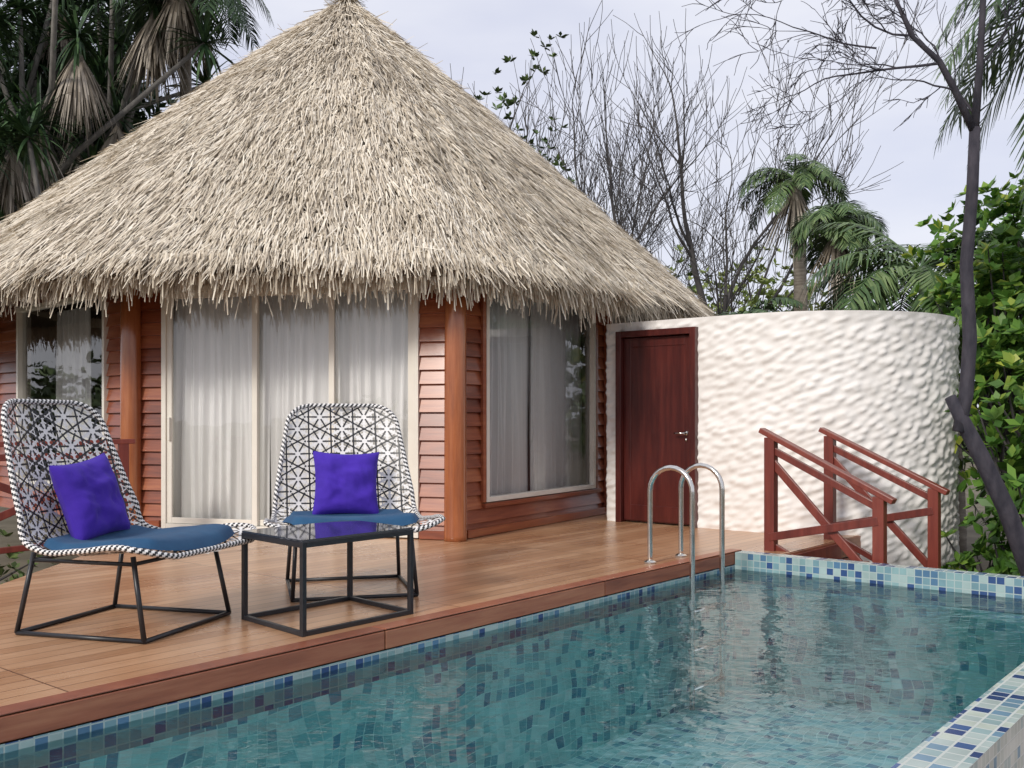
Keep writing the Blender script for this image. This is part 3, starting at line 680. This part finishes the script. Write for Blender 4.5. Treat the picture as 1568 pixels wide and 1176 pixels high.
def pandanus(name,x,y,h,seed,ncl=16,spread=2.2,dead=3,L=1.15,w=.035,bottom=.35,mat=None,skirts=()):
    global R; R=np.random.default_rng(seed); rnd.seed(seed); e=empty(name); mb=MB(); Q=[];DQ=[]
    b=np.array([x,y,GZ]); top=np.array([x,y,h*.45]); mb.tube([b,(b+top)/2+R.normal(0,.15,3),top],[.18,.15,.13],8)
    for i in range(ncl):
        c=np.array([x+rnd.gauss(0,spread*.5),y+rnd.gauss(0,spread*.4),h*rnd.uniform(bottom,1.)]); mid=(top+c)/2+R.normal(0,.35,3)
        mb.tube([top,mid,c],[.08,.06,.045],6); strap(Q,c,56,L,w)
        if i<dead: strap(DQ,c-up*.15,110,1.5,.03,dead=True,droop=.35)
    for c in skirts:
        c=np.array(c); mb.tube([top,(top+c)/2+up*.6,c],[.08,.06,.05],6); strap(DQ,c,200,1.75,.028,dead=True,droop=.35); strap(Q,c+up*.25,70,1.2,w)
    mkq('strap_leaves',np.array(Q),4,mat or L_dark,e); mk('trunk',mb,m_barkg,e,True)
    if DQ: mkq('dead_leaves',np.array(DQ),4,L_dead,e)
pandanus('pandanus_tree',-11.0,21.5,11.0,41,30,3.4,5,bottom=.4)
pandanus('pandanus_tree',-9.2,22.0,11.6,42,28,2.4,6,bottom=.5,skirts=[(-8.75,20.0,8.6),(-6.9,20.6,10.2),(-7.5,20.8,9.7)])
pandanus('pandanus_tree',-12.6,20.0,10.0,43,26,3.0,3)
pandanus('pandanus_tree',-10.7,18.5,7.2,44,22,2.0,2,bottom=.3)
palm('coconut_palm',(-8.2,23.8,GZ),(-6.9,20.9,11.0),16,2.3,45,dead=120,leafL=.75,upb=-.15,mat=L_dark)
R=np.random.default_rng(50)
bush('dark_thicket',[((-13.5,25,7.5),(4.5,2,5.2)),((-10.8,25,7.0),(2.4,2,4.8))],40,9,.50,.07,L_dark)
bush('broadleaf_shrub',[((5.3,9.6,.3),(.75,1.0,1.3)),((5.7,10.6,1.5),(.9,1.,1.2)),((5.7,11.6,2.3),(.8,1.,1.1)),((6.4,12.2,3.2),(1.1,1.1,1.1))],135,10,.17,.048,L_broad)
bush('broadleaf_shrub',[((4.95,8.8,-.35),(.55,.5,.5)),((4.7,9.7,-.4),(.5,.5,.4))],190,9,.13,.037,L_broad)
bush('broadleaf_shrub',[((6.9,14,2.0),(1.6,1,1.7)),((8.3,15,3.3),(1.6,1,1.8))],60,9,.2,.05,L_broad)
bush('yellow_green_bush',[((6.3,21,3.1),(1.7,1.3,1.6)),((5.2,24,3.3),(2.2,1.3,1.9))],50,9,.20,.05,L_yel)
bush('low_shrub',[((-4.1,7.6,-.55),(.4,.8,.3)),((-5.0,9.2,-.5),(.6,1.2,.5))],110,9,.12,.03,L_mid)
Q=[]
for i in range(60):
    a=rnd.uniform(0,6.283); rr_=rnd.uniform(32,52); c=(rr_*math.sin(a),8+rr_*math.cos(a),rnd.uniform(0,2.0)); r_=(rnd.uniform(2.5,4.5),rnd.uniform(2,4),rnd.uniform(1.6,3.2))
    P,D=blob(170,c,r_,.5); Q.append(rosettes(P,D+np.array([0,0,.5]),7,.6,.15))
mkq('background_trees',np.concatenate(Q),4,L_mid)
palm('coconut_palm',(-5,-13,GZ),(-5.3,-13.5,7.0),16,3.,61); palm('coconut_palm',(5,-14,GZ),(5.4,-14,7.6),16,3.,62)
# dark bare tree on the right
R=np.random.default_rng(71); rnd.seed(71)
dt=empty('dark_bare_tree'); mb=MB()
mb.tube([(4.45,8.15,-.75),(4.22,8.08,-.1),(4.0,8.03,.42),(3.78,8,.85),(3.64,8,1.12),(3.53,8,1.33)],[.085,.078,.072,.068,.06,.045],12)
mb.tube([(3.60,8,1.05),(3.66,8,1.35),(3.69,8.0,1.8),(3.67,8.02,2.4),(3.71,8,3.0),(3.73,8,3.5)],[.05,.056,.054,.05,.046,.042],10)
mb.tube([(3.73,8,3.5),(3.77,8,4.0),(3.80,8,4.6),(3.83,8,5.3)],[.036,.03,.025,.018],8)
mb.tube([(3.73,8,3.45),(3.55,7.95,3.78),(3.40,7.9,4.0),(3.18,7.9,4.2),(3.0,7.85,4.55)],[.032,.028,.024,.018,.014],8)
for p,d_,L_,r_,dp in [((3.40,7.9,3.98),(-1,.1,-.05),.8,.014,4),((3.18,7.9,4.2),(-1,.0,.1),.8,.012,4),((3.0,7.85,4.5),(-.8,.1,.5),.7,.011,3),((3.55,7.95,3.78),(-.6,-.3,.1),.5,.011,3),((3.8,8,4.6),(-.6,0,.5),.6,.013,3),((3.77,8,4.0),(.5,.1,.6),.6,.013,3),((3.73,8,3.6),(-.35,.3,.9),.7,.013,3),((3.2,7.9,4.2),(-.2,.2,1),.5,.012,3),((2.9,7.9,4.1),(-1,.0,.0),.7,.010,3)]:
    grow(mb,np.array(p,float),nrm(np.array(d_,float)),L_,r_,dp,.6,-.01,5,None,.14,(2,3),.0036,.68)
mk('trunk_and_branches',mb,m_barkd,dt,True)
# ------------------------------------------------------------ world, sun, camera
S=nrm(np.array([-.50,-.74,.56])); el=math.asin(S[2]); az=math.atan2(S[0],S[1])
w=bpy.data.worlds.new('World'); sc.world=w; w.use_nodes=True; nt=w.node_tree; nt.nodes.clear()
o=nd(nt,'ShaderNodeOutputWorld'); bg=nd(nt,'ShaderNodeBackground'); bg.inputs[1].default_value=.128
sky=nd(nt,'ShaderNodeTexSky',sky_type='NISHITA'); sky.sun_disc=False; sky.sun_elevation=el; sky.sun_rotation=az; sky.air_density=1.; sky.dust_density=1.5
tc=nd(nt,'ShaderNodeTexCoord'); v=mapping(nt,tc.outputs['Generated'],(1,1,3.2)); cn=noise(nt,v,2.0,5,.5)
cc=ramp(nt,cn,[(.35,(5.8,5.95,7.1)),(.62,(7.0,7.1,7.7))]); fac=ramp(nt,cn,[(.3,(.82,.82,.82)),(.6,(.95,.95,.95))])
setin(nt,bg.inputs[0],mixc(nt,fac,sky.outputs[0],cc)); nt.links.new(bg.outputs[0],o.inputs[0])
sl=bpy.data.lights.new('sun','SUN'); sl.energy=2.6; sl.angle=math.radians(12); sl.color=(1,.95,.87); so=bpy.data.objects.new('sun',sl); COL.objects.link(so)
so.rotation_euler=Vector(S.tolist()).to_track_quat('Z','Y').to_euler()
cam=bpy.data.cameras.new('camera'); co=bpy.data.objects.new('camera',cam); COL.objects.link(co); co.location=(0,0,1.15); co.rotation_euler=(math.radians(90),0,0)
cam.sensor_width=36; cam.lens=34.9; cam.shift_y=.0344; cam.clip_end=2000; cam.clip_start=.05; sc.camera=co
sc.view_settings.view_transform='Standard'; sc.view_settings.look='None'; sc.view_settings.exposure=0
